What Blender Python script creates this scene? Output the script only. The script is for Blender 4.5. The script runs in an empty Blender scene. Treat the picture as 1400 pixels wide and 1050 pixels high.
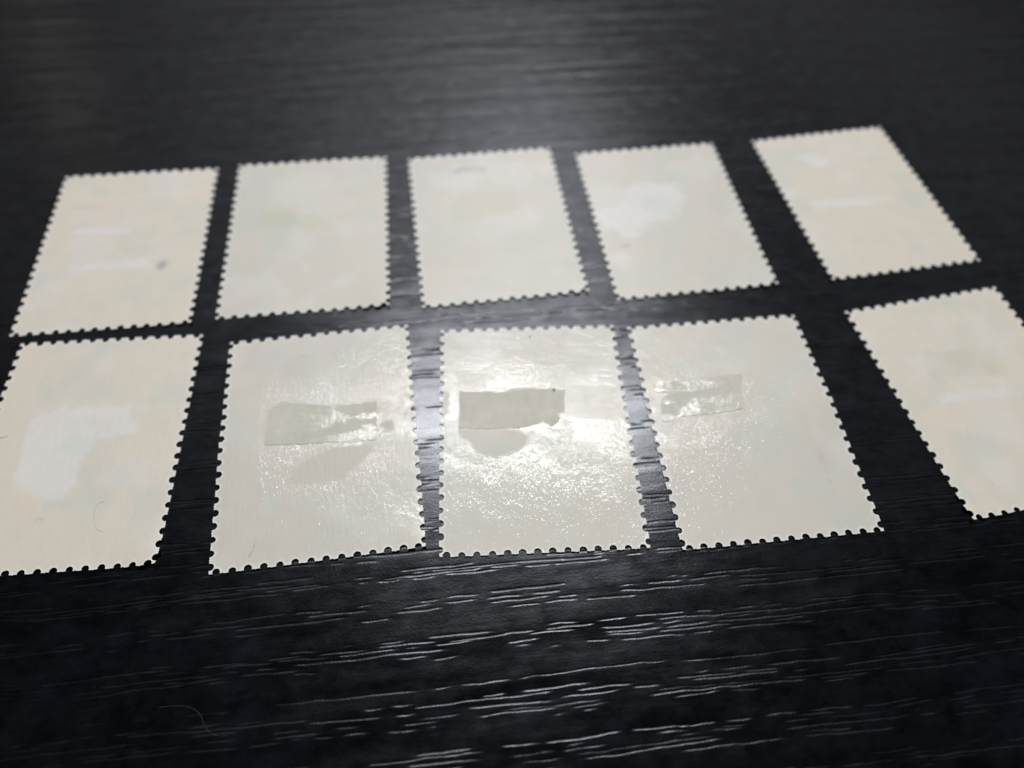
import bpy, math, random
import numpy as np
from mathutils import Matrix, Vector
from mathutils.geometry import delaunay_2d_cdt

MM = 0.001
sc = bpy.context.scene
COL = sc.collection

# ------------------------------------------------------------------ camera
cam_d = bpy.data.cameras.new('camera')
cam = bpy.data.objects.new('camera', cam_d)
COL.objects.link(cam)
r_ = Vector((0.99955466, 0.02454367, 0.0169735))
u_ = Vector((-0.0298411, 0.82211242, 0.56854259))
f_ = Vector((0.0, 0.5687959, -0.82247871))
cm = Matrix((r_, u_, -f_)).transposed().to_4x4()
cm.translation = Vector((0.0, -50.51873876, 73.0500817)) * MM
cam.matrix_world = cm
cam_d.sensor_width = 36.0
cam_d.lens = 1010.233 / 1400 * 36
cam_d.clip_start = 0.002
cam_d.clip_end = 50.0
cam_d.dof.use_dof = True
cam_d.dof.focus_distance = 0.0745
cam_d.dof.aperture_fstop = 15.0
sc.camera = cam

# ------------------------------------------------------------------ world, lamps, exposure
w = bpy.data.worlds.new('World')
sc.world = w
w.use_nodes = True
bg = w.node_tree.nodes['Background']
bg.inputs[0].default_value = (0.95, 0.97, 1.0, 1)
bg.inputs[1].default_value = 0.09


def lamp(name, loc, target, size, power, color, shape='RECTANGLE'):
    d = bpy.data.lights.new(name, 'AREA')
    d.shape = shape
    d.size, d.size_y = size
    d.energy = power
    d.color = color
    o = bpy.data.objects.new(name, d)
    COL.objects.link(o)
    o.location = loc
    o.rotation_euler = (Vector(target) - Vector(loc)).to_track_quat('-Z', 'Y').to_euler()
    return o


lamp('ceiling_lamp', (0.01, 0.915, 1.485), (0, 0, 0), (0.72, 0.15), 18.8, (1.0, 0.992, 0.975))
for gx, gw, gh, gp in ((0.03, 0.50, 0.85, 2.4), (0.0, 0.75, 1.05, 2.2), (-0.10, 1.1, 1.4, 2.5), (-0.16, 1.6, 1.7, 2.0), (0.0, 3.2, 2.1, 3.8)):
    lamp('added_sheen_lamp', (gx, 1.33 + gw * 0.02, 1.46), (0, 0.03, 0), (gw, gh), gp, (0.97, 0.97, 1.0), 'ELLIPSE')  # unseen nested lamps added in place of a lit wall, for the table sheen
lamp('added_warm_lamp', (-1.05, 1.45, 0.96), (-0.08, 0.075, 0), (0.12, 0.2), 0.035, (1.0, 0.78, 0.6))  # unseen lamp added only for a warm reflection at the table's far left
sc.view_settings.view_transform = 'Standard'
sc.view_settings.look = 'None'
sc.view_settings.exposure = 0.0
sc.view_settings.gamma = 1.0


# ------------------------------------------------------------------ numeric noise
def hash2(ix, iy, seed):
    h = (ix.astype(np.int64) * 374761393 + iy.astype(np.int64) * 668265263 + seed * 982451653) & 0xFFFFFFFF
    h = ((h ^ (h >> 13)) * 1274126177) & 0xFFFFFFFF
    h = (h ^ (h >> 16)) & 0xFFFFFFFF
    return h / 4294967295.0


def vnoise(x, y, seed=0):
    ix, iy = np.floor(x), np.floor(y)
    fx, fy = x - ix, y - iy
    fx = fx * fx * (3 - 2 * fx)
    fy = fy * fy * (3 - 2 * fy)
    a = hash2(ix, iy, seed); b = hash2(ix + 1, iy, seed)
    c = hash2(ix, iy + 1, seed); d = hash2(ix + 1, iy + 1, seed)
    return (a + (b - a) * fx) * (1 - fy) + (c + (d - c) * fx) * fy


def fbm(x, y, seed=0, octv=3):
    v = 0.0; a = 0.5; t = 0.0
    for k in range(octv):
        v = v + a * vnoise(x * 2 ** k, y * 2 ** k, seed + 17 * k)
        t += a
        a *= 0.55
    return v / t


def poly_sdf(px, py, poly):
    """signed distance, negative inside"""
    d = np.full(px.shape, 1e9)
    s = np.ones(px.shape)
    n = len(poly)
    for i in range(n):
        ax, ay = poly[i]; bx, by = poly[i - 1]
        ex, ey = bx - ax, by - ay
        wx, wy = px - ax, py - ay
        t = np.clip((wx * ex + wy * ey) / (ex * ex + ey * ey + 1e-12), 0, 1)
        d = np.minimum(d, (wx - ex * t) ** 2 + (wy - ey * t) ** 2)
        c1 = py >= ay; c2 = py < by; c3 = ex * wy > ey * wx
        s = np.where((c1 & c2 & c3) | (~c1 & ~c2 & ~c3), -s, s)
    return s * np.sqrt(d)


def line_dist(px, py, pts):
    d = np.full(px.shape, 1e9)
    for (ax, ay), (bx, by) in zip(pts[:-1], pts[1:]):
        ex, ey = bx - ax, by - ay
        wx, wy = px - ax, py - ay
        t = np.clip((wx * ex + wy * ey) / (ex * ex + ey * ey + 1e-12), 0, 1)
        d = np.minimum(d, (wx - ex * t) ** 2 + (wy - ey * t) ** 2)
    return np.sqrt(d)


# ------------------------------------------------------------------ materials
def new_mat(name):
    m = bpy.data.materials.new(name)
    m.use_nodes = True
    nt = m.node_tree
    return m, nt, nt.nodes['Principled BSDF']


class NG:
    def __init__(self, nt):
        self.nt = nt

    def n(self, typ, **kw):
        nd = self.nt.nodes.new(typ)
        for k, v in kw.items():
            setattr(nd, k, v)
        return nd

    def link(self, a, b):
        self.nt.links.new(a, b)

    def put(self, sock, v):
        if hasattr(v, 'default_value') or hasattr(v, 'is_output'):
            self.link(v, sock)
        else:
            sock.default_value = v

    def math(self, op, a, b=0.0, c=None, clamp=False):
        nd = self.n('ShaderNodeMath', operation=op, use_clamp=clamp)
        self.put(nd.inputs[0], a)
        self.put(nd.inputs[1], b)
        if c is not None:
            self.put(nd.inputs[2], c)
        return nd.outputs[0]

    def noise(self, vec, scale, detail=2.0, rough=0.5, dist=0.0):
        nd = self.n('ShaderNodeTexNoise')
        self.link(vec, nd.inputs['Vector'])
        nd.inputs['Scale'].default_value = scale
        nd.inputs['Detail'].default_value = detail
        nd.inputs['Roughness'].default_value = rough
        nd.inputs['Distortion'].default_value = dist
        return nd.outputs['Fac']

    def mapping(self, vec, rot=0.0, scale=(1, 1, 1)):
        nd = self.n('ShaderNodeMapping')
        self.link(vec, nd.inputs['Vector'])
        nd.inputs['Rotation'].default_value = (0, 0, rot)
        nd.inputs['Scale'].default_value = scale
        return nd.outputs[0]

    def attr(self, name):
        return self.n('ShaderNodeAttribute', attribute_name=name).outputs['Fac']

    def ramp(self, v, a, b, lo=0.0, hi=1.0):
        nd = self.n('ShaderNodeMapRange', clamp=True)
        self.put(nd.inputs[0], v)
        for i, x in zip((1, 2, 3, 4), (a, b, lo, hi)):
            nd.inputs[i].default_value = x
        return nd.outputs[0]

    def mix(self, f, a, b):
        nd = self.n('ShaderNodeMix', data_type='RGBA')
        self.put(nd.inputs[0], f)
        for s, v in ((nd.inputs[6], a), (nd.inputs[7], b)):
            if isinstance(v, tuple):
                s.default_value = (*v, 1)
            else:
                self.link(v, s)
        return nd.outputs[2]

    def bump(self, h, dist, strength=1.0, normal=None):
        nd = self.n('ShaderNodeBump')
        self.put(nd.inputs['Strength'], strength)
        nd.inputs['Distance'].default_value = dist
        self.link(h, nd.inputs['Height'])
        if normal is not None:
            self.link(normal, nd.inputs['Normal'])
        return nd.outputs[0]


GRAIN = math.radians(8.0)


def table_material():
    m, nt, b = new_mat('black_embossed_laminate')
    g = NG(nt)
    co = g.n('ShaderNodeTexCoord').outputs['Object']
    gr = g.mapping(co, 0.0, (0.12, 1.0, 1.0))          # the table's own X runs along the grain
    smear = g.noise(co, 90, 4, 0.62)
    fine = g.noise(co, 4200, 2, 0.6)
    mid = g.noise(co, 900, 3, 0.6)
    streak = g.noise(gr, 1300, 3, 0.6)
    streak2 = g.noise(gr, 420, 3, 0.55)
    mott = g.noise(g.mapping(co, 0.4, (0.6, 1, 1)), 520, 4, 0.7, 0.3)
    dust = g.ramp(g.math('ADD', g.math('MULTIPLY', smear, 0.4), g.math('ADD', g.math('MULTIPLY', mott, 0.4), g.math('MULTIPLY', mid, 0.2))), 0.44, 0.60)
    c = g.mix(dust, (0.0006, 0.0007, 0.0011), (0.0032, 0.0039, 0.0064))
    g.link(c, b.inputs['Base Color'])
    ro = g.math('ADD', g.ramp(mott, 0.3, 0.7, 0.155, 0.20), g.ramp(streak2, 0.3, 0.7, -0.05, 0.05))
    gv = g.attr('groove')
    ro = g.math('ADD', ro, g.math('MULTIPLY', gv, 0.19))
    g.link(ro, b.inputs['Roughness'])
    b.inputs['IOR'].default_value = 1.5
    b.inputs['Specular IOR Level'].default_value = 0.34
    g.link(g.math('ADD', g.ramp(mott, 0.35, 0.65, 0.24, 0.38), g.math('MULTIPLY', gv, -0.04)), b.inputs['Specular IOR Level'])
    b.inputs['Specular Tint'].default_value = (0.86, 0.90, 1.0, 1)
    b.inputs['Anisotropic'].default_value = 0.42
    tv = g.n('ShaderNodeCombineXYZ')
    tv.inputs[0].default_value = -math.sin(GRAIN)     # rougher across the grain than along it
    tv.inputs[1].default_value = math.cos(GRAIN)
    g.link(tv.outputs[0], b.inputs['Tangent'])
    b.inputs['Coat Weight'].default_value = 0.035
    b.inputs['Coat Roughness'].default_value = 0.10
    n1 = g.bump(streak, 0.00002, 0.5)
    n2 = g.bump(fine, 0.000013, 0.7, n1)
    g.link(n2, b.inputs['Normal'])
    g.link(n2, b.inputs['Coat Normal'])
    return m


def paper_material():
    m, nt, b = new_mat('gummed_stamp_paper')
    g = NG(nt)
    co = g.n('ShaderNodeTexCoord').outputs['Object']
    oi = g.n('ShaderNodeObjectInfo').outputs['Random']
    off = g.n('ShaderNodeVectorMath', operation='ADD')
    g.link(co, off.inputs[0])
    cb = g.n('ShaderNodeCombineXYZ')
    g.link(oi, cb.inputs[0]); g.link(g.math('MULTIPLY', oi, 3.7), cb.inputs[1])
    g.link(cb.outputs[0], off.inputs[1])
    v = off.outputs[0]
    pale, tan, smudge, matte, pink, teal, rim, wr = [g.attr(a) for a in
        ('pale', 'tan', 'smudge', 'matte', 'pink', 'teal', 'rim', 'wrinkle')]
    cloud = g.noise(v, 160, 4, 0.6)
    cloud2 = g.noise(v, 420, 3, 0.6)
    fib = g.noise(g.mapping(v, 0.5, (1, 0.25, 1)), 2600, 3, 0.6)
    c = g.mix(g.ramp(cloud, 0.3, 0.7), (0.765, 0.695, 0.59), (0.74, 0.68, 0.59))
    c = g.mix(g.attr('aged'), g.mix(g.ramp(cloud, 0.3, 0.7), (0.635, 0.605, 0.54), (0.605, 0.595, 0.54)), c)
    c = g.mix(g.ramp(cloud2, 0.45, 0.7, 0, 0.5), c, (0.67, 0.655, 0.60))
    c = g.mix(g.ramp(fib, 0.42, 0.72, 0, 0.32), c, (0.66, 0.62, 0.54))
    c = g.mix(g.math('MULTIPLY', tan, 0.8), c, (0.61, 0.58, 0.465))
    c = g.mix(g.math('MULTIPLY', pale, g.ramp(fib, 0.35, 0.65, 0.55, 1.0)), c, (0.79, 0.785, 0.785))
    c = g.mix(smudge, c, (0.24, 0.24, 0.27))
    c = g.mix(pink, c, (0.62, 0.42, 0.46))
    c = g.mix(teal, c, (0.50, 0.63, 0.58))
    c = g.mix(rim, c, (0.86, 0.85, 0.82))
    g.link(c, b.inputs['Base Color'])
    b.inputs['Roughness'].default_value = 0.5
    b.inputs['Specular IOR Level'].default_value = 0.4
    b.inputs['Subsurface Weight'].default_value = 0.0
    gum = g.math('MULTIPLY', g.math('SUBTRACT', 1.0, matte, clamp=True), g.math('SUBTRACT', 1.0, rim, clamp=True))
    g.link(g.math('MULTIPLY', gum, 0.33), b.inputs['Coat Weight'])
    b.inputs['Coat IOR'].default_value = 1.5
    g.link(g.ramp(cloud2, 0.3, 0.7, 0.04, 0.08), b.inputs['Coat Roughness'])
    cr = g.noise(g.mapping(v, 0.6, (1, 0.55, 1)), 2900, 2, 0.5, 1.0)
    cr2 = g.noise(v, 800, 2, 0.5)
    n0 = g.bump(fib, 0.00003, 0.7)
    g.link(n0, b.inputs['Normal'])
    n1 = g.bump(cr2, 0.00003, 0.6)
    n2 = g.bump(cr, 0.000036, g.math('ADD', 0.8, g.math('MULTIPLY', wr, 1.2)), n1)
    g.link(n2, b.inputs['Coat Normal'])
    return m


def hinge_material(name, col, coat, rough, thr=0.52):
    m, nt, b = new_mat(name)
    g = NG(nt)
    co = g.n('ShaderNodeTexCoord').outputs['Object']
    a = g.noise(g.mapping(co, 0.0, (1, 0.4, 1)), 1500, 3, 0.6)
    d = g.noise(co, 260, 3, 0.6)
    c = g.mix(g.ramp(a, 0.35, 0.7), col, tuple(x * 0.90 for x in col))
    c = g.mix(g.ramp(d, 0.4, 0.7, 0, 0.5), c, tuple(x * 1.07 for x in col))
    g.link(c, b.inputs['Base Color'])
    b.inputs['Roughness'].default_value = rough
    b.inputs['Specular IOR Level'].default_value = 0.35
    glo = g.noise(g.mapping(co, -0.25, (0.3, 1, 1)), 500, 4, 0.65)
    g.link(g.math('MULTIPLY', g.ramp(glo, thr, thr + 0.04), coat), b.inputs['Coat Weight'])
    b.inputs['Coat Roughness'].default_value = 0.12
    n = g.bump(a, 0.00003, 0.6)
    g.link(n, b.inputs['Normal'])
    n2 = g.bump(glo, 0.00012, 0.8, n)
    g.link(n2, b.inputs['Coat Normal'])
    return m


def plain_material(name, col, rough=0.6):
    m, nt, b = new_mat(name)
    g = NG(nt)
    co = g.n('ShaderNodeTexCoord').outputs['Object']
    a = g.noise(co, 6000, 2, 0.6)
    g.link(g.mix(g.ramp(a, 0.3, 0.7), col, tuple(x * 0.7 for x in col)), b.inputs['Base Color'])
    b.inputs['Roughness'].default_value = rough
    return m


TABLE = table_material()
PAPER = paper_material()
HINGE_G = hinge_material('glassine_greenish', (0.60, 0.585, 0.505), 0.45, 0.55, 0.51)
HINGE_H = hinge_material('glassine_tan', (0.60, 0.575, 0.505), 0.03, 0.55)
HINGE_I = hinge_material('glassine_faint', (0.585, 0.572, 0.50), 0.7, 0.5, 0.47)
GRIT = plain_material('dark_grit', (0.02, 0.017, 0.015))
TEALF = plain_material('teal_fibre', (0.56, 0.61, 0.55))
GREYF = plain_material('grey_fibre', (0.36, 0.37, 0.36))
LINT = plain_material('pale_lint', (0.13, 0.12, 0.118))


# ------------------------------------------------------------------ table top (structure)
def axis(parts):
    out = []
    for a, b, st in parts:
        out.append(np.linspace(a, b, max(1, int(round((b - a) / st))), endpoint=False))
    out.append(np.array([parts[-1][1]]))
    return np.concatenate(out)


def wave(s, t):
    return 1.6 * (fbm(s / 55.0, t / 26.0, 5, 2) - 0.5) + 0.5 * (fbm(s / 15.0, t / 6.0, 9, 2) - 0.5)


def build_table():
    T = axis([(-600, -120, 60), (-120, -54, 3), (-54, -50, 0.3), (-50, 12, 0.062), (12, 46, 0.14), (46, 112, 0.33), (112, 170, 2), (170, 900, 73)])
    S = axis([(-700, -120, 58), (-120, -62, 0.9), (-62, 62, 0.33), (62, 120, 0.9), (120, 700, 58)])
    nt_, ns = len(T), len(S)
    Z = np.zeros((nt_, ns))
    rng = random.Random(11)
    t = -48.5
    near = [(-48.4, 4), (-44.6, 5), (-41.2, 6), (-36.8, 6), (-33.6, 1), (-31.0, 6), (-26.8, 4), (-22.9, 4)]   # bands seen in front of the stamps
    while t < 111:
        # one band of the embossed grain: two to six lines close together
        nl = rng.choice([3, 3, 4, 4, 5, 5, 6])
        if rng.random() < 0.15:
            nl = rng.choice([6, 7])
        if near:
            t, nl = near.pop(0)
        tt = t
        phase = rng.uniform(-3, 3)
        for l in range(nl):
            s = -118.0 - rng.uniform(0, 20)
            strength = rng.uniform(0.6, 1.0)
            edge = abs(l - (nl - 1) / 2) / max(1, nl / 2)
            while s < 118:
                ln = rng.uniform(1.2, 6.0) if rng.random() < 0.65 else rng.uniform(5, 17)
                if edge > 0.5:
                    ln *= 0.6
                gap = rng.uniform(0.2, 1.4) if rng.random() < 0.5 else rng.uniform(1.0, 5.0 + 9 * edge)
                # the bands fade out and come back along the grain
                pres = vnoise(np.array([s / 32.0 + phase]), np.array([t * 0.37]), 31)[0] + (0.12 if t < -20 else 0)
                if pres > 0.02 + 0.22 * edge:
                    a, b2 = s, s + ln
                    cols = np.where((S >= a) & (S <= b2))[0]
                    if len(cols) > 2:
                        sx = S[cols]
                        off = rng.uniform(-0.07, 0.07)
                        slant = rng.uniform(-0.02, 0.016)
                        tc = tt + off + wave(sx, np.full_like(sx, tt)) + slant * (sx - a) \
                            + 0.07 * (vnoise(sx / 0.55, np.full_like(sx, tt * 5), 8) - 0.5) + 0.17 * (vnoise(sx / 1.7, np.full_like(sx, tt * 3), 3) - 0.5)
                        taper = np.clip(np.minimum((sx - a) / 0.5, (b2 - sx) / 0.9), 0, 1)
                        depth = (0.036 * strength * rng.uniform(0.7, 1.2)) * taper * (0.75 + 0.5 * vnoise(sx / 0.9, sx * 0 + tt, 77))
                        hw = rng.uniform(0.05, 0.09)
                        r0 = np.searchsorted(T, tc - 0.42)
                        for k in range(18):
                            rr = np.clip(r0 + k, 0, nt_ - 1)
                            d = (T[rr] - tc) / hw
                            Z[rr, cols] = np.minimum(Z[rr, cols], -depth * np.exp(-np.abs(d) ** 2.6))
                s += ln + gap
            tt += rng.uniform(0.30, 0.56)
        t = tt + rng.choice([rng.uniform(0.8, 1.6), rng.uniform(1.8, 3.2), rng.uniform(2.2, 3.8)])
    groove = np.clip(-Z / 0.03, 0, 1)
    SS, TT = np.meshgrid(S, T)
    inner = (np.abs(SS) < 119) & (TT > -49.5) & (TT < 111)
    Z += np.where(inner, (0.014 + 0.02 * np.clip((TT - 22) / 20, 0, 1) + 0.075 * np.clip((TT - 50) / 16, 0, 1)) * (fbm(SS / 24.0, TT / 1.5, 41, 3) - 0.5) - 0.003, 0)
    # slab edge
    for sl in ((0, slice(None)), (-1, slice(None)), (slice(None), 0), (slice(None), -1)):
        Z[sl] = -25.0
    co = np.stack([SS, TT, Z], -1).reshape(-1, 3) * MM
    idx = np.arange(nt_ * ns).reshape(nt_, ns)
    q = np.stack([idx[:-1, :-1], idx[:-1, 1:], idx[1:, 1:], idx[1:, :-1]], -1).reshape(-1, 4)
    me = bpy.data.meshes.new('table_top')
    me.vertices.add(len(co)); me.vertices.foreach_set('co', co.astype(np.float32).ravel())
    me.loops.add(q.size); me.loops.foreach_set('vertex_index', q.astype(np.int32).ravel())
    me.polygons.add(len(q)); me.polygons.foreach_set('loop_start', np.arange(0, q.size, 4, dtype=np.int32))
    me.update(calc_edges=True)
    me.polygons.foreach_set('use_smooth', np.ones(len(q), bool))
    at = me.attributes.new('groove', 'FLOAT', 'POINT')
    at.data.foreach_set('value', groove.ravel().astype(np.float32))
    me.materials.append(TABLE)
    o = bpy.data.objects.new('table_top', me)
    COL.objects.link(o)
    o.rotation_euler = (0, 0, GRAIN)
    o['kind'] = 'structure'
    o['label'] = 'black table top with embossed woodgrain under the stamps'
    return o


build_table()

# ------------------------------------------------------------------ stamps
W, H = 22.0, 30.0
THICK = 0.11
PITCH = 1.0


def perforation(rng):
    """hole centres (x, y, r) along the four edges"""
    holes = []
    for n, L, e in ((14, W, 'b'), (14, W, 't'), (20, H, 'l'), (20, H, 'r')):
        p = L / (n + 0.0)
        for i in range(n):
            c = -L / 2 + p * (i + 0.5) + rng.uniform(-0.03, 0.03)
            rad = rng.uniform(0.36, 0.43)
            ins = rng.uniform(0.06, 0.16)
            if e == 'b': holes.append((c, -H / 2 + ins, rad, e))
            if e == 't': holes.append((c, H / 2 - ins, rad, e))
            if e == 'l': holes.append((-W / 2 + ins, c, rad, e))
            if e == 'r': holes.append((W / 2 - ins, c, rad, e))
    return holes


def outline(holes, rng):
    pts = []
    J = lambda: rng.uniform(-0.035, 0.035)

    def side(e):
        hs = [h for h in holes if h[3] == e]
        if e == 'b': hs.sort(key=lambda h: h[0]); nrm, tan, ctr = (0, -1), (1, 0), -H / 2
        if e == 'r': hs.sort(key=lambda h: h[1]); nrm, tan, ctr = (1, 0), (0, 1), W / 2
        if e == 't': hs.sort(key=lambda h: -h[0]); nrm, tan, ctr = (0, 1), (-1, 0), H / 2
        if e == 'l': hs.sort(key=lambda h: -h[1]); nrm, tan, ctr = (-1, 0), (0, -1), -W / 2
        for k, (hx, hy, r, _) in enumerate(hs):
            inset = abs(ctr) - abs(hy if e in 'bt' else hx)
            half = math.sqrt(max(r * r - inset * inset, 0.01))
            a0 = math.atan2(inset, -half)          # in (tan, nrm) frame
            a1 = math.atan2(inset, half)
            # walk through the inside of the paper from the left mouth to the right mouth
            a0n, a1n = a0, a1 + 2 * math.pi
            for i in range(9):
                a = a0n + (a1n - a0n) * i / 8
                px = hx + tan[0] * math.cos(a) * r + nrm[0] * math.sin(a) * r
                py = hy + tan[1] * math.cos(a) * r + nrm[1] * math.sin(a) * r
                pts.append((px + J() * 0.4, py + J() * 0.4))
            if k < len(hs) - 1:                     # torn tooth tip between two holes
                nx, ny = hs[k + 1][0], hs[k + 1][1]
                for q in (0.42, 0.5, 0.58):
                    mx, my = hx + (nx - hx) * q, hy + (ny - hy) * q
                    if e in 'bt': my = ctr
                    else: mx = ctr
                    j = J() * 1.2 + (0.03 if q == 0.5 else 0)
                    pts.append((mx + nrm[0] * j, my + nrm[1] * j))
    side('b'); pts.append((W / 2 - 0.05, -H / 2 + 0.04))
    side('r'); pts.append((W / 2 - 0.05, H / 2 - 0.05))
    side('t'); pts.append((-W / 2 + 0.05, H / 2 - 0.05))
    side('l'); pts.append((-W / 2 + 0.05, -H / 2 + 0.05))
    return pts


def warp_fn(seed, lifts, dome):
    rng = random.Random(seed)
    ax, ay = rng.uniform(-1, 1), rng.uniform(-1, 1)

    def f(x, y):
        z = dome * (1 - (x / 11.0) ** 2) + 0.05 * (fbm((x + 50) / 9.0, (y + 50) / 9.0, seed, 2))
        z = z + 0.02 * (vnoise((x + 60) / 2.1, (y + 60) / 2.1, seed + 3) - 0.5)
        z = z + np.abs(dome) * 0.2
        for cx, cy, amt, rad in lifts:
            d = np.sqrt((x - cx) ** 2 + (y - cy) ** 2)
            k = np.clip(1 - d / rad, 0, 1)
            z = z + amt * k * k
        return np.maximum(z, 0.0) + 0.02
    return f


def mesh_from(name, pts, interior, zf, thick, mat, sides_z0=0.0):
    """a thin sheet that follows zf: top, bottom and torn edge wall"""
    vs = [Vector(p) for p in pts] + [Vector(p) for p in interior]
    n0 = len(pts)
    out = delaunay_2d_cdt(vs, [], [list(range(n0))], 1, 1e-5)
    vo, eo, fo = out[0], out[1], out[2]
    xy = np.array([(v.x, v.y) for v in vo])
    z = zf(xy[:, 0], xy[:, 1]) + sides_z0
    n = len(xy)
    top = np.column_stack([xy, z + thick])
    bot = np.column_stack([xy, z])
    co = np.vstack([top, bot]) * MM
    F = np.array(fo, dtype=np.int64)
    e = np.concatenate([F[:, [0, 1]], F[:, [1, 2]], F[:, [2, 0]]])
    key = e[:, 0] * n + e[:, 1]
    rev = e[:, 1] * n + e[:, 0]
    bd = e[~np.isin(key, rev)]
    tris = [F, F[:, ::-1] + n,
            np.column_stack([bd[:, 1], bd[:, 0], bd[:, 0] + n]), np.column_stack([bd[:, 1], bd[:, 0] + n, bd[:, 1] + n])]
    nt_top = len(F)
    tri = np.vstack(tris)
    me = bpy.data.meshes.new(name)
    me.vertices.add(len(co)); me.vertices.foreach_set('co', co.astype(np.float32).ravel())
    me.loops.add(tri.size); me.loops.foreach_set('vertex_index', tri.astype(np.int32).ravel())
    me.polygons.add(len(tri)); me.polygons.foreach_set('loop_start', np.arange(0, tri.size, 3, dtype=np.int32))
    me.update(calc_edges=True)
    sm = np.zeros(len(tri), bool); sm[:nt_top * 2] = True
    me.polygons.foreach_set('use_smooth', sm)
    # sharp rim so that the top keeps its own normals
    ev = np.zeros(len(me.edges) * 2, dtype=np.int32); me.edges.foreach_get('vertices', ev); ev = ev.reshape(-1, 2)
    bset = set(bd[:, 0].tolist())
    at = me.attributes.new('sharp_edge', 'BOOLEAN', 'EDGE')
    bk = np.concatenate([np.minimum(bd[:, 0], bd[:, 1]) * 2 * n + np.maximum(bd[:, 0], bd[:, 1]),
                         (np.minimum(bd[:, 0], bd[:, 1]) + n) * 2 * n + np.maximum(bd[:, 0], bd[:, 1]) + n])
    ek = np.minimum(ev[:, 0], ev[:, 1]).astype(np.int64) * 2 * n + np.maximum(ev[:, 0], ev[:, 1])
    at.data.foreach_set('value', np.isin(ek, bk))
    me.materials.append(mat)
    return me, xy


ATTRS = ('pale', 'tan', 'smudge', 'matte', 'pink', 'teal', 'rim', 'wrinkle')


def paint(xy, marks, seed):
    """where the paper is stained, thinned, without gum: the stamp's own marks in its own millimetres"""
    x, y = xy[:, 0], xy[:, 1]
    A = {a: np.zeros(len(x)) for a in ATTRS}
    for mk in marks:
        kind, typ, geo, soft, strength = mk[:5]
        rag = mk[5] if len(mk) > 5 else 0.5
        no = (fbm((x + 40) / 1.3, (y + 40) / 1.3, seed + len(geo) * 7, 4) - 0.5) * 2 * rag
        if typ == 'poly':
            d = poly_sdf(x, y, geo)
        elif typ == 'line':
            d = line_dist(x, y, geo) - mk[6]
        else:
            d = np.sqrt((x - geo[0][0]) ** 2 + ((y - geo[0][1]) * geo[0][3]) ** 2) - geo[0][2]
        v = np.clip(0.5 - (d + no) / (2 * soft), 0, 1)
        v = v * v * (3 - 2 * v) * strength
        A[kind] = np.maximum(A[kind], v)
    # a few random blotches where the gum has worn
    n = fbm((x + 90) / 5.5, (y + 0.15 * x + 90) / 2.4, seed + 101, 5)
    A['matte'] = np.maximum(A['matte'], np.clip((n - 0.53) / 0.05, 0, 1) * (0.5 if seed >= 106 else 0.3))
    n = fbm((x + 90) / 5.0, (y + 20) / 5.0, seed + 203, 3)
    A['pale'] = np.maximum(A['pale'], np.clip((n - 0.55) / 0.2, 0, 1) * 0.35)
    n = fbm((x + 10) / 4.5, (y + 70) / 4.5, seed + 307, 3)
    A['teal'] = np.maximum(A['teal'], np.clip((n - 0.56) / 0.2, 0, 1) * 0.25)
    return A


def make_stamp(pos, marks, label, seed, lifts=(), dome=0.06, aged=0.2):
    rng = random.Random(seed)
    holes = perforation(rng)
    pts = outline(holes, rng)
    g = 0.26
    gx, gy = np.meshgrid(np.arange(-W / 2 + g, W / 2, g), np.arange(-H / 2 + g, H / 2, g))
    gx = gx.ravel(); gy = gy.ravel()
    nr = np.random.RandomState(seed)
    gx = gx + nr.uniform(-0.04, 0.04, gx.shape); gy = gy + nr.uniform(-0.04, 0.04, gy.shape)
    hx = np.array([h[:3] for h in holes])

    def edge_d(x, y):
        d = np.minimum(W / 2 - np.abs(x), H / 2 - np.abs(y))
        for a, b, r in hx:
            d = np.minimum(d, np.sqrt((x - a) ** 2 + (y - b) ** 2) - r)
        return d
    keep = edge_d(gx, gy) > 0.13
    zf = warp_fn(seed, lifts, dome)
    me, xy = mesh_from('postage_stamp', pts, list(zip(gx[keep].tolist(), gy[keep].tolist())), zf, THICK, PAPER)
    A = paint(xy, marks, seed)
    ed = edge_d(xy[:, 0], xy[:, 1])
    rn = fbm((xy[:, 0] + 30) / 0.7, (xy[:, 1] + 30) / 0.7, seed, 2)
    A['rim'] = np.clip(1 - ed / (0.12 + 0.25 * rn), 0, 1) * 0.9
    A['aged'] = np.full(len(xy), float(aged))
    n = len(xy)
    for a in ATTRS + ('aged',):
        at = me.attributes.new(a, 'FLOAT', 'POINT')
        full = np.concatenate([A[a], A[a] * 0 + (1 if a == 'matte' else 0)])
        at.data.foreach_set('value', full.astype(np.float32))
    o = bpy.data.objects.new('postage_stamp', me)
    COL.objects.link(o)
    o.location = (pos[0] * MM, pos[1] * MM, 0.0)
    o.rotation_euler = (0, 0, pos[2])
    o['label'] = label
    o['category'] = 'postage stamp'
    o['group'] = 'stamps lying face down on the black table'
    return o, zf


def ragged(poly, rng, step=0.35, amp=0.06):
    out = []
    for i in range(len(poly)):
        a, b = poly[i], poly[(i + 1) % len(poly)]
        L = math.hypot(b[0] - a[0], b[1] - a[1])
        n = max(1, int(L / step))
        for k in range(n):
            t = k / n
            j = rng.uniform(-amp, amp) if k else 0
            out.append((a[0] + (b[0] - a[0]) * t - (b[1] - a[1]) / L * j, a[1] + (b[1] - a[1]) * t + (b[0] - a[0]) / L * j))
    return out


def inside(poly, x, y, m):
    return poly_sdf(x, y, poly) < -m


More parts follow.
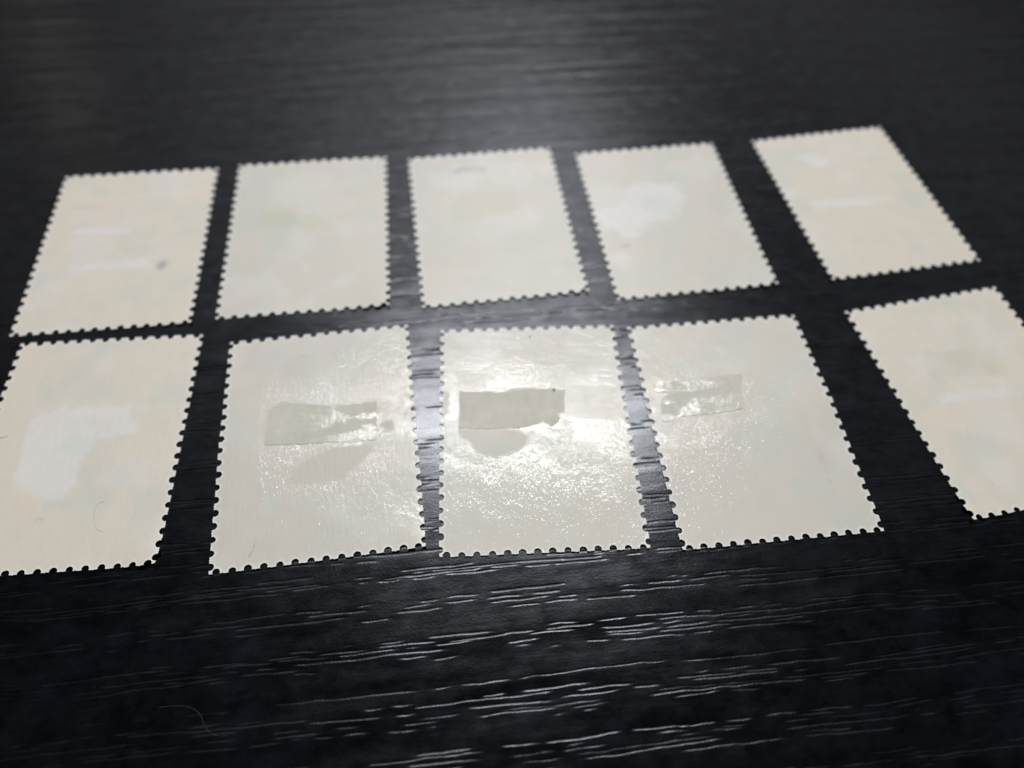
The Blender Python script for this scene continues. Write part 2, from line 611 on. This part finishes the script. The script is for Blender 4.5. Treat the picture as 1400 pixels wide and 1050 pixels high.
def hinge(parent, zf, poly, mat, label, seed, amp=0.05, thick=0.035):
    rng = random.Random(seed)
    poly = poly if sum(poly[i - 1][0] * poly[i][1] - poly[i][0] * poly[i - 1][1] for i in range(len(poly))) > 0 else poly[::-1]
    pts = ragged(poly, rng, 0.35, amp)
    xs = [p[0] for p in pts]; ys = [p[1] for p in pts]
    gx, gy = np.meshgrid(np.arange(min(xs), max(xs), 0.45), np.arange(min(ys), max(ys), 0.45))
    gx = gx.ravel(); gy = gy.ravel()
    k = inside(pts, gx, gy, 0.15)
    me, xy = mesh_from('hinge_remnant', pts, list(zip(gx[k].tolist(), gy[k].tolist())), zf, thick, mat, THICK + 0.004)
    o = bpy.data.objects.new('hinge_remnant', me)
    COL.objects.link(o)
    o.parent = parent
    if label:
        o['label'] = label
    return o


def tube(name, pts, rad, mat, parent=None, sides=6):
    """a thin bent fibre as one tapered tube mesh; pts in millimetres"""
    P = [Vector(p) for p in pts]
    # smooth with Catmull-Rom
    Q = []
    for i in range(len(P) - 1):
        p0, p1, p2, p3 = P[max(i - 1, 0)], P[i], P[i + 1], P[min(i + 2, len(P) - 1)]
        for k in range(6):
            t = k / 6
            Q.append(0.5 * ((2 * p1) + (p2 - p0) * t + (2 * p0 - 5 * p1 + 4 * p2 - p3) * t * t + (3 * p1 - p0 - 3 * p2 + p3) * t ** 3))
    Q.append(P[-1])
    vs, fs = [], []
    for i, q in enumerate(Q):
        d = (Q[min(i + 1, len(Q) - 1)] - Q[max(i - 1, 0)]).normalized()
        a = d.cross(Vector((0, 0, 1))).normalized()
        b = a.cross(d)
        r = rad * (0.5 if i in (0, len(Q) - 1) else 1.0)
        for k in range(sides):
            an = 2 * math.pi * k / sides
            vs.append((q + a * math.cos(an) * r + b * math.sin(an) * r) * MM)
    for i in range(len(Q) - 1):
        for k in range(sides):
            k2 = (k + 1) % sides
            fs.append((i * sides + k, i * sides + k2, (i + 1) * sides + k2, (i + 1) * sides + k))
    fs.append(tuple(range(sides))[::-1]); fs.append(tuple(range((len(Q) - 1) * sides, len(Q) * sides)))
    me = bpy.data.meshes.new(name)
    me.from_pydata(vs, [], fs)
    me.polygons.foreach_set('use_smooth', [True] * len(me.polygons))
    me.materials.append(mat)
    o = bpy.data.objects.new(name, me)
    COL.objects.link(o)
    if parent is not None:
        o.parent = parent
    return o


def fibre(parent, zf, pts2, mat, rad=0.035):
    P = []
    for (x, y) in pts2:
        z = float(zf(np.array([x]), np.array([y]))[0]) + THICK + rad * 0.3
        P.append((x, y, z))
    return tube('fibre', P, rad, mat, parent)


def grain_bit(name, x, y, z, size, mat, seed, parent=None):
    """an irregular lump of grit"""
    rng = random.Random(seed)
    vs, fs = [], []
    nu, nv = 7, 5
    for j in range(nv + 1):
        th = math.pi * j / nv
        for i in range(nu):
            ph = 2 * math.pi * i / nu
            r = size * rng.uniform(0.7, 1.25)
            vs.append((x * MM + r * MM * math.sin(th) * math.cos(ph), y * MM + r * MM * 1.4 * math.sin(th) * math.sin(ph), z * MM + 0.7 * r * MM * math.cos(th)))
    for j in range(nv):
        for i in range(nu):
            i2 = (i + 1) % nu
            fs.append((j * nu + i, (j + 1) * nu + i, (j + 1) * nu + i2, j * nu + i2))
    me = bpy.data.meshes.new(name)
    me.from_pydata(vs, [], fs)
    me.materials.append(mat)
    o = bpy.data.objects.new(name, me)
    COL.objects.link(o)
    if parent is not None:
        o.parent = parent
    return o


def zt(zf, x, y):
    return float(zf(np.array([float(x)]), np.array([float(y)]))[0]) + THICK


# back row, left to right -------------------------------------------------------------
a, za = make_stamp((-53.46, 21.09, 0.1338), [
    ('smudge', 'dot', [(5.7, -4.41, 0.35, 0.75)], 0.8, 0.75, 0.5),
    ('smudge', 'line', [(-7.9, 8.0), (-5.3, 8.1)], 0.5, 0.14, 0.5, 0.2),
    ('pale', 'line', [(-6.9, 3.0), (0.2, 2.5)], 0.5, 1.0, 0.4, 0.5),
    ('pale', 'poly', [(-6.52, -3.27), (-2.39, -3.24), (3.82, -2.96), (4.4, -4.71), (-2.14, -4.52), (-5.99, -4.37)], 0.5, 0.9, 0.6),
    ('teal', 'poly', [(-0.85, 2.97), (3.58, 2.34), (3.75, -2.53), (0.09, -2.19)], 0.6, 0.18, 0.4),
], 'cream stamp back with a dark grey ink smudge right of two faint white streaks', 101, [(11, -15, 0.25, 9)], 0.05, 1)

b, zb = make_stamp((-28.90, 24.82, 0.1336), [
    ('tan', 'poly', [(-6.91, 4.55), (-4.15, 4.06), (3.94, 2.85), (4.59, 2.32), (3.39, -0.8), (-6.82, 1.5)], 0.6, 1.0, 0.6),
    ('pale', 'dot', [(-1, 9, 4.5, 1.2)], 2.0, 0.4, 1.2),
    ('smudge', 'dot', [(2.6, -10.2, 0.1, 1)], 0.3, 0.3, 0.1),
    ('teal', 'line', [(10.2, -6), (10.4, -13)], 0.8, 0.3, 0.5, 0.3),
], 'off white stamp back marked by one faint yellowish hinge stain above its middle', 102, [(11, -15, 0.45, 8)], 0.05, 0.3)

c, zc = make_stamp((-3.53, 27.91, 0.1671), [
    ('smudge', 'line', [(-3.9, 11.0), (-2.8, 11.4), (0.2, 10.9)], 0.7, 0.45, 0.4, 0.3),
    ('tan', 'poly', [(-6.09, 6.11), (3.65, 5.65), (4.84, 0.13), (-4.98, 0.42)], 0.7, 0.75, 0.7),
    ('pale', 'dot', [(-4, 9.5, 3.5, 1.3)], 2.0, 0.5, 1.2),
    ('smudge', 'line', [(5.6, -3.3), (6.8, -1.8), (7.7, -2.1)], 0.25, 0.16, 0.2, 0.06),
    ('smudge', 'line', [(-2.96, -7.5), (-3.0, -9.2)], 0.25, 0.16, 0.2, 0.06),
    ('teal', 'line', [(10.4, 0), (10.4, -11)], 0.7, 0.35, 0.4, 0.3),
], 'pale stamp back with a blurred grey pencil smear close to its top edge', 103, [(11, -15, 0.3, 8), (-11, -15, 0.1, 6)], 0.04, 0.15)

d, zd = make_stamp((21.77, 30.22, 0.1635), [
    ('pale', 'poly', [(-3.72, 7.38), (3.1, 6.57), (3.51, 2.98), (0.03, -0.97), (-3.58, -1.95), (-6.06, -3.95), (-10.4, -1.54), (-10.4, 1.77), (-5.64, 3.58)], 0.6, 0.8, 1.2),
    ('smudge', 'line', [(-8.2, -5.4), (-7.2, -5.5)], 0.3, 0.4, 0.2, 0.2),
    ('tan', 'dot', [(-5.52, 4.56, 0.15, 1)], 0.35, 1.0, 0.1),
    ('pale', 'dot', [(-9, -8, 1.3, 1)], 1.0, 0.6, 0.8),
    ('tan', 'poly', [(-4.2, 5.8), (-0.2, 6.1), (-0.5, 3.1), (-4.8, 2.9)], 0.6, 0.5, 0.6),
], 'stamp back with a large ragged whitish patch and a tiny dark dash below it', 104, [(11, -15, 0.3, 8)], 0.05, 0.3)

e, ze = make_stamp((50.11, 35.23, 0.21), [
    ('pale', 'poly', [(-5.88, 9.78), (-4.3, 10.6), (-2.62, 10.64), (-0.75, 8.33), (-2.3, 7.3), (-3.66, 7.33)], 0.5, 1.0, 0.4),
    ('pale', 'poly', [(-7.17, 0.27), (-2.91, 0.1), (4.58, -0.88), (0.4, -2.09), (-3.84, -1.92), (-7.54, -1.02)], 0.5, 0.8, 0.7),
    ('pale', 'dot', [(-9.7, 2.62, 0.8, 0.6)], 0.9, 0.8, 0.5),
    ('tan', 'dot', [(-9.2, -2, 0.8, 0.5)], 1.4, 0.5, 0.5),
], 'cream stamp back with a white oval spot above a white horizontal streak', 105, [(-11, -15, 0.2, 8)], 0.05, 1)

# front row, left to right -----------------------------------------------------------
f, zf_ = make_stamp((-48.02, -10.05, 0.1037), [
    ('pale', 'poly', [(-6.8, 4.5), (-2.08, 4.94), (4.55, 4.88), (5.77, 1.2), (3.89, 0.59), (1.57, 0.03), (0.64, -2.4), (0.42, -5.13), (-0.34, -6.74), (-3.34, -6.36), (-5.84, -4.69), (-6.55, -1.19), (-6.47, 1.68)], 0.35, 0.8, 1.0),
    ('tan', 'poly', [(0.56, 3.05), (4.04, 2.81), (4.2, 0.57), (0.87, 0.44)], 0.7, 0.55, 0.6),
    ('matte', 'poly', [(-6.8, 4.5), (4.55, 4.88), (3.89, 0.59), (0.64, -2.4), (-0.34, -6.74), (-5.84, -4.69)], 0.3, 1.0, 0.5),
    ('smudge', 'dot', [(-6.41, 9.67, 0.08, 1)], 0.2, 0.5, 0.05),
    ('smudge', 'line', [(-2.5, -9.1), (-1.8, -9.0)], 0.2, 0.45, 0.1, 0.05),
], 'cream stamp back with a large greyish white bare patch, cut by the left edge', 106, [(11, -15, 0.55, 6)], 0.06, 1)
fibre(f, zf_, [(4.16, -7.39), (3.5, -7.67), (3.36, -8.95), (3.81, -10.25), (4.19, -10.68), (4.9, -10.95)], TEALF, 0.022)
fibre(f, zf_, [(-9.8, 1.40), (-9.3, 1.44), (-8.84, 1.47), (-8.44, 1.67)], TEALF, 0.04)

g, zg = make_stamp((-21.73, -8.06, 0.1667), [
    ('matte', 'poly', [(-0.75, -2.85), (1.1, -1.91), (6.09, -1.85), (5.89, -2.84), (4.14, -4.57), (2.59, -5.93), (0.18, -6.12), (-3.71, -5.94), (-3.15, -4.47), (-1.96, -3.58)], 0.12, 1.0, 0.22),
    ('tan', 'poly', [(-0.75, -2.85), (1.1, -1.91), (6.09, -1.85), (5.89, -2.84), (4.14, -4.57), (2.59, -5.93), (0.18, -6.12), (-3.71, -5.94), (-3.15, -4.47)], 0.15, 0.55, 0.4),
    ('smudge', 'poly', [(-0.75, -2.85), (1.1, -1.91), (6.09, -1.85), (5.89, -2.84), (4.14, -4.57), (2.59, -5.93), (0.18, -6.12), (-3.71, -5.94), (-3.15, -4.47)], 0.15, 0.05, 0.3),
    ('smudge', 'poly', [(6.8, 0.37), (7.49, 1.42), (8.44, 1.1), (8.53, -0.24), (7.55, -0.67)], 0.35, 0.22, 0.4),
    ('matte', 'poly', [(6.8, 0.37), (7.49, 1.42), (8.44, 1.1), (8.53, -0.24), (7.55, -0.67)], 0.3, 1.0, 0.4),
    ('smudge', 'line', [(-2.9, 11.3), (-2.2, 11.7), (-1.2, 11.5)], 0.25, 0.35, 0.15, 0.08),
    ('smudge', 'poly', [(-4.54, 10.44), (-2.91, 11.6), (-1.22, 11.07), (-0.84, 6.86), (-4.41, 6.52)], 0.8, 0.10, 0.6),
    ('matte', 'poly', [(-11, 15), (-5.9, 15), (-5.6, 8.5), (-6.9, 4.1), (-7.0, -0.4), (-6.4, -6), (-7, -15), (-11, -15)], 0.3, 0.85, 0.8),
    ('wrinkle', 'poly', [(-6, 8), (10.5, 9), (10.5, -9), (-6, -7)], 1.0, 0.6, 1.0),
    ('wrinkle', 'line', [(-5.3, 8.5), (-6.4, 4.1), (-6.5, -0.4), (-5.8, -5.4)], 0.8, 1.0, 0.5, 0.5),
    ('teal', 'dot', [(-4.83, -7.96, 0.6, 1)], 0.7, 0.35, 0.4),
], 'glossy stamp back with a greenish hinge remnant above a dull wedge shaped patch', 107, [(11, -15, 0.25, 6), (-11, 0, 0.45, 20)], 0.05, 0.1)
hinge(g, zg, [(-5.77, 4.14), (-4.37, 5.12), (-1.46, 4.47), (1.6, 3.75), (4.35, 3.82), (6.69, 3.86), (6.26, -1.43), (0.48, -1.1), (-6.03, -0.6)], HINGE_G, None, 7, 0.08)
fibre(g, zg, [(-7.13, -13.64), (-6.7, -13.0), (-6.51, -12.2)], TEALF, 0.03)

h, zh = make_stamp((2.86, -6.29, 0.0754), [
    ('matte', 'poly', [(-8.75, 0.32), (-1.86, 0.04), (-0.8, -1.12), (-1.69, -2.55), (-4.57, -3.68), (-6.44, -3.07), (-7.66, -1.57), (-8.76, -0.8)], 0.12, 1.0, 0.25),
    ('tan', 'poly', [(-8.75, 0.32), (-1.86, 0.04), (-0.8, -1.12), (-1.69, -2.55), (-4.57, -3.68), (-6.44, -3.07), (-7.66, -1.57)], 0.2, 0.4, 0.3),
    ('matte', 'poly', [(-10.68, 5.82), (-9.86, 5.39), (-10.03, 3.04), (-10.67, 1.91)], 0.2, 0.9, 0.4),
    ('smudge', 'line', [(-8.69, 0.32), (-8.75, -5.09)], 0.15, 0.10, 0.05, 0.05),
    ('smudge', 'line', [(4.62, -6.0), (4.31, -9.04)], 0.15, 0.15, 0.05, 0.04),
    ('smudge', 'dot', [(4.96, -5.14, 0.07, 1)], 0.15, 0.5, 0.03),
    ('smudge', 'dot', [(7.37, 4.39, 0.08, 1)], 0.15, 0.5, 0.03),
], 'shiny stamp back with a tan rectangular hinge remnant carrying a black speck', 108, [(11, -15, 0.12, 5)], 0.03, 0.1)
hinge(h, zh, [(-8.7, 5.54), (-3.39, 5.26), (-2.2, 5.69), (-0.2, 5.69), (2.46, 5.43), (3.78, 5.25), (3.61, 2.3), (2.55, 1.84), (3.09, 1.28), (2.03, 0.26), (0.95, 0.98), (0.11, 0.56), (-1.53, 0.25), (-5.71, 0.2), (-8.81, 0.43)], HINGE_H, None, 8, 0.09)
grain_bit('speck', 2.55, 5.25, zt(zh, 2.55, 5.25) + 0.10, 0.13, GRIT, 5, h)
grain_bit('speck', 0.2, 13.44, zt(zh, 0.2, 13.44) + 0.03, 0.09, GRIT, 6, h)

i, zi = make_stamp((27.23, -4.25, 0.1301), [
    ('pink', 'dot', [(7.11, -5.64, 0.12, 0.4)], 0.5, 0.8, 0.2),
    ('pink', 'dot', [(7.3, -7.45, 0.12, 0.4)], 0.3, 0.45, 0.2),
    ('smudge', 'dot', [(7.23, -8.77, 0.08, 0.4)], 0.25, 0.4, 0.2),
    ('pink', 'dot', [(7.16, -10.38, 0.12, 0.4)], 0.3, 0.35, 0.2),
    ('pink', 'line', [(6.38, 0.6), (6.77, -0.5), (6.9, -3.6)], 0.8, 0.2, 0.4, 0.25),
    ('pink', 'line', [(3.6, -9.8), (4.1, -10.5)], 0.3, 0.22, 0.2, 0.1),
    ('matte', 'poly', [(1.5, 15), (11, 15), (11, -15), (1.8, -15), (0.5, -9), (-0.5, -4), (2, 0), (0.5, 7)], 1.2, 0.6, 1.5),
    ('smudge', 'line', [(-9.55, 6.3), (5.02, 6.4)], 0.2, 0.06, 0.1, 0.04),
    ('tan', 'poly', [(-9, 6.2), (4.5, 6.3), (4.0, 1.2), (-9, 0.8)], 0.6, 0.3, 0.6),
    ('smudge', 'dot', [(-4.6, -3.5, 0.06, 1)], 0.15, 0.45, 0.03),
], 'glossy stamp back with a streaky hinge remnant and pinkish dots along its right side', 109, [(11, 2, 0.62, 21), (-11, -15, 0.1, 5)], 0.05, 0.25)
hinge(i, zi, [(-9.52, 6.26), (-4.61, 6.27), (1.7, 6.39), (0.72, 4.13), (0.45, 1.5), (-1.72, 1.23), (-4.3, 1.14), (-7.14, 1.19), (-9.49, 0.61), (-9.17, 3.17), (-8.24, 4.71), (-9.53, 5.02)], HINGE_I, None, 9)

j, zj = make_stamp((57.09, 0.94, 0.2357), [
    ('pale', 'poly', [(-6.44, 0.42), (-2.43, 0.59), (2.59, 0.56), (3.18, -0.75), (1.24, -1.53), (-6.0, -0.64)], 0.6, 0.75, 0.9),
    ('tan', 'poly', [(-4.15, 6.86), (5.24, 5.83), (3.28, 1.63), (-5.43, 3.39)], 0.6, 0.55, 0.8),
    ('smudge', 'line', [(-5.33, -4.72), (-5.4, -5.4), (-5.66, -6.1)], 0.2, 0.22, 0.1, 0.05),
    ('smudge', 'line', [(-6.52, -10.96), (-6.22, -11.52)], 0.2, 0.25, 0.1, 0.06),
    ('smudge', 'line', [(-7.16, -12.49), (-6.65, -13.73)], 0.2, 0.15, 0.1, 0.06),
], 'cream stamp back with a white rubbed band across it, cut by the right edge', 110, [(-11, -15, 0.3, 7)], 0.05, 1)

# ------------------------------------------------------------------ lint and dust on the table
l = tube('lint_fibre', [(-31.5, -37.2, 0.05), (-29.2, -37.0, 0.06), (-27.6, -37.6, 0.08), (-26.7, -38.8, 0.08), (-25.6, -39.4, 0.06), (-24.6, -39.3, 0.05)], 0.009, LINT)
l['label'] = 'thin curled pale lint fibre lying on the black table below the stamps'
l['category'] = 'lint'


def build_dust():
    rng = random.Random(77)
    vs, fs = [], []
    for k in range(230):
        s = rng.uniform(-75, 90); t = rng.uniform(-46, 60)
        r = rng.uniform(0.02, 0.055)
        z = 0.02
        n = len(vs)
        pr = [Vector((rng.uniform(-1, 1), rng.uniform(-1, 1), rng.uniform(-0.5, 0.5))) for _ in range(4)]
        pr = [Vector((0, 0, 1)), Vector((1, 0, -0.5)), Vector((-0.5, 0.85, -0.5)), Vector((-0.5, -0.85, -0.5))]
        for q in pr:
            q = q * r * rng.uniform(0.7, 1.4)
            vs.append(((s + q.x) * MM, (t + q.y) * MM, (z + q.z) * MM))
        fs += [(n, n + 1, n + 2), (n, n + 2, n + 3), (n, n + 3, n + 1), (n + 1, n + 3, n + 2)]
    me = bpy.data.meshes.new('dust')
    me.from_pydata(vs, [], fs)
    me.materials.append(LINT)
    o = bpy.data.objects.new('dust', me)
    COL.objects.link(o)
    o['kind'] = 'stuff'
    o['label'] = 'fine pale dust specks scattered on the black table'


build_dust()
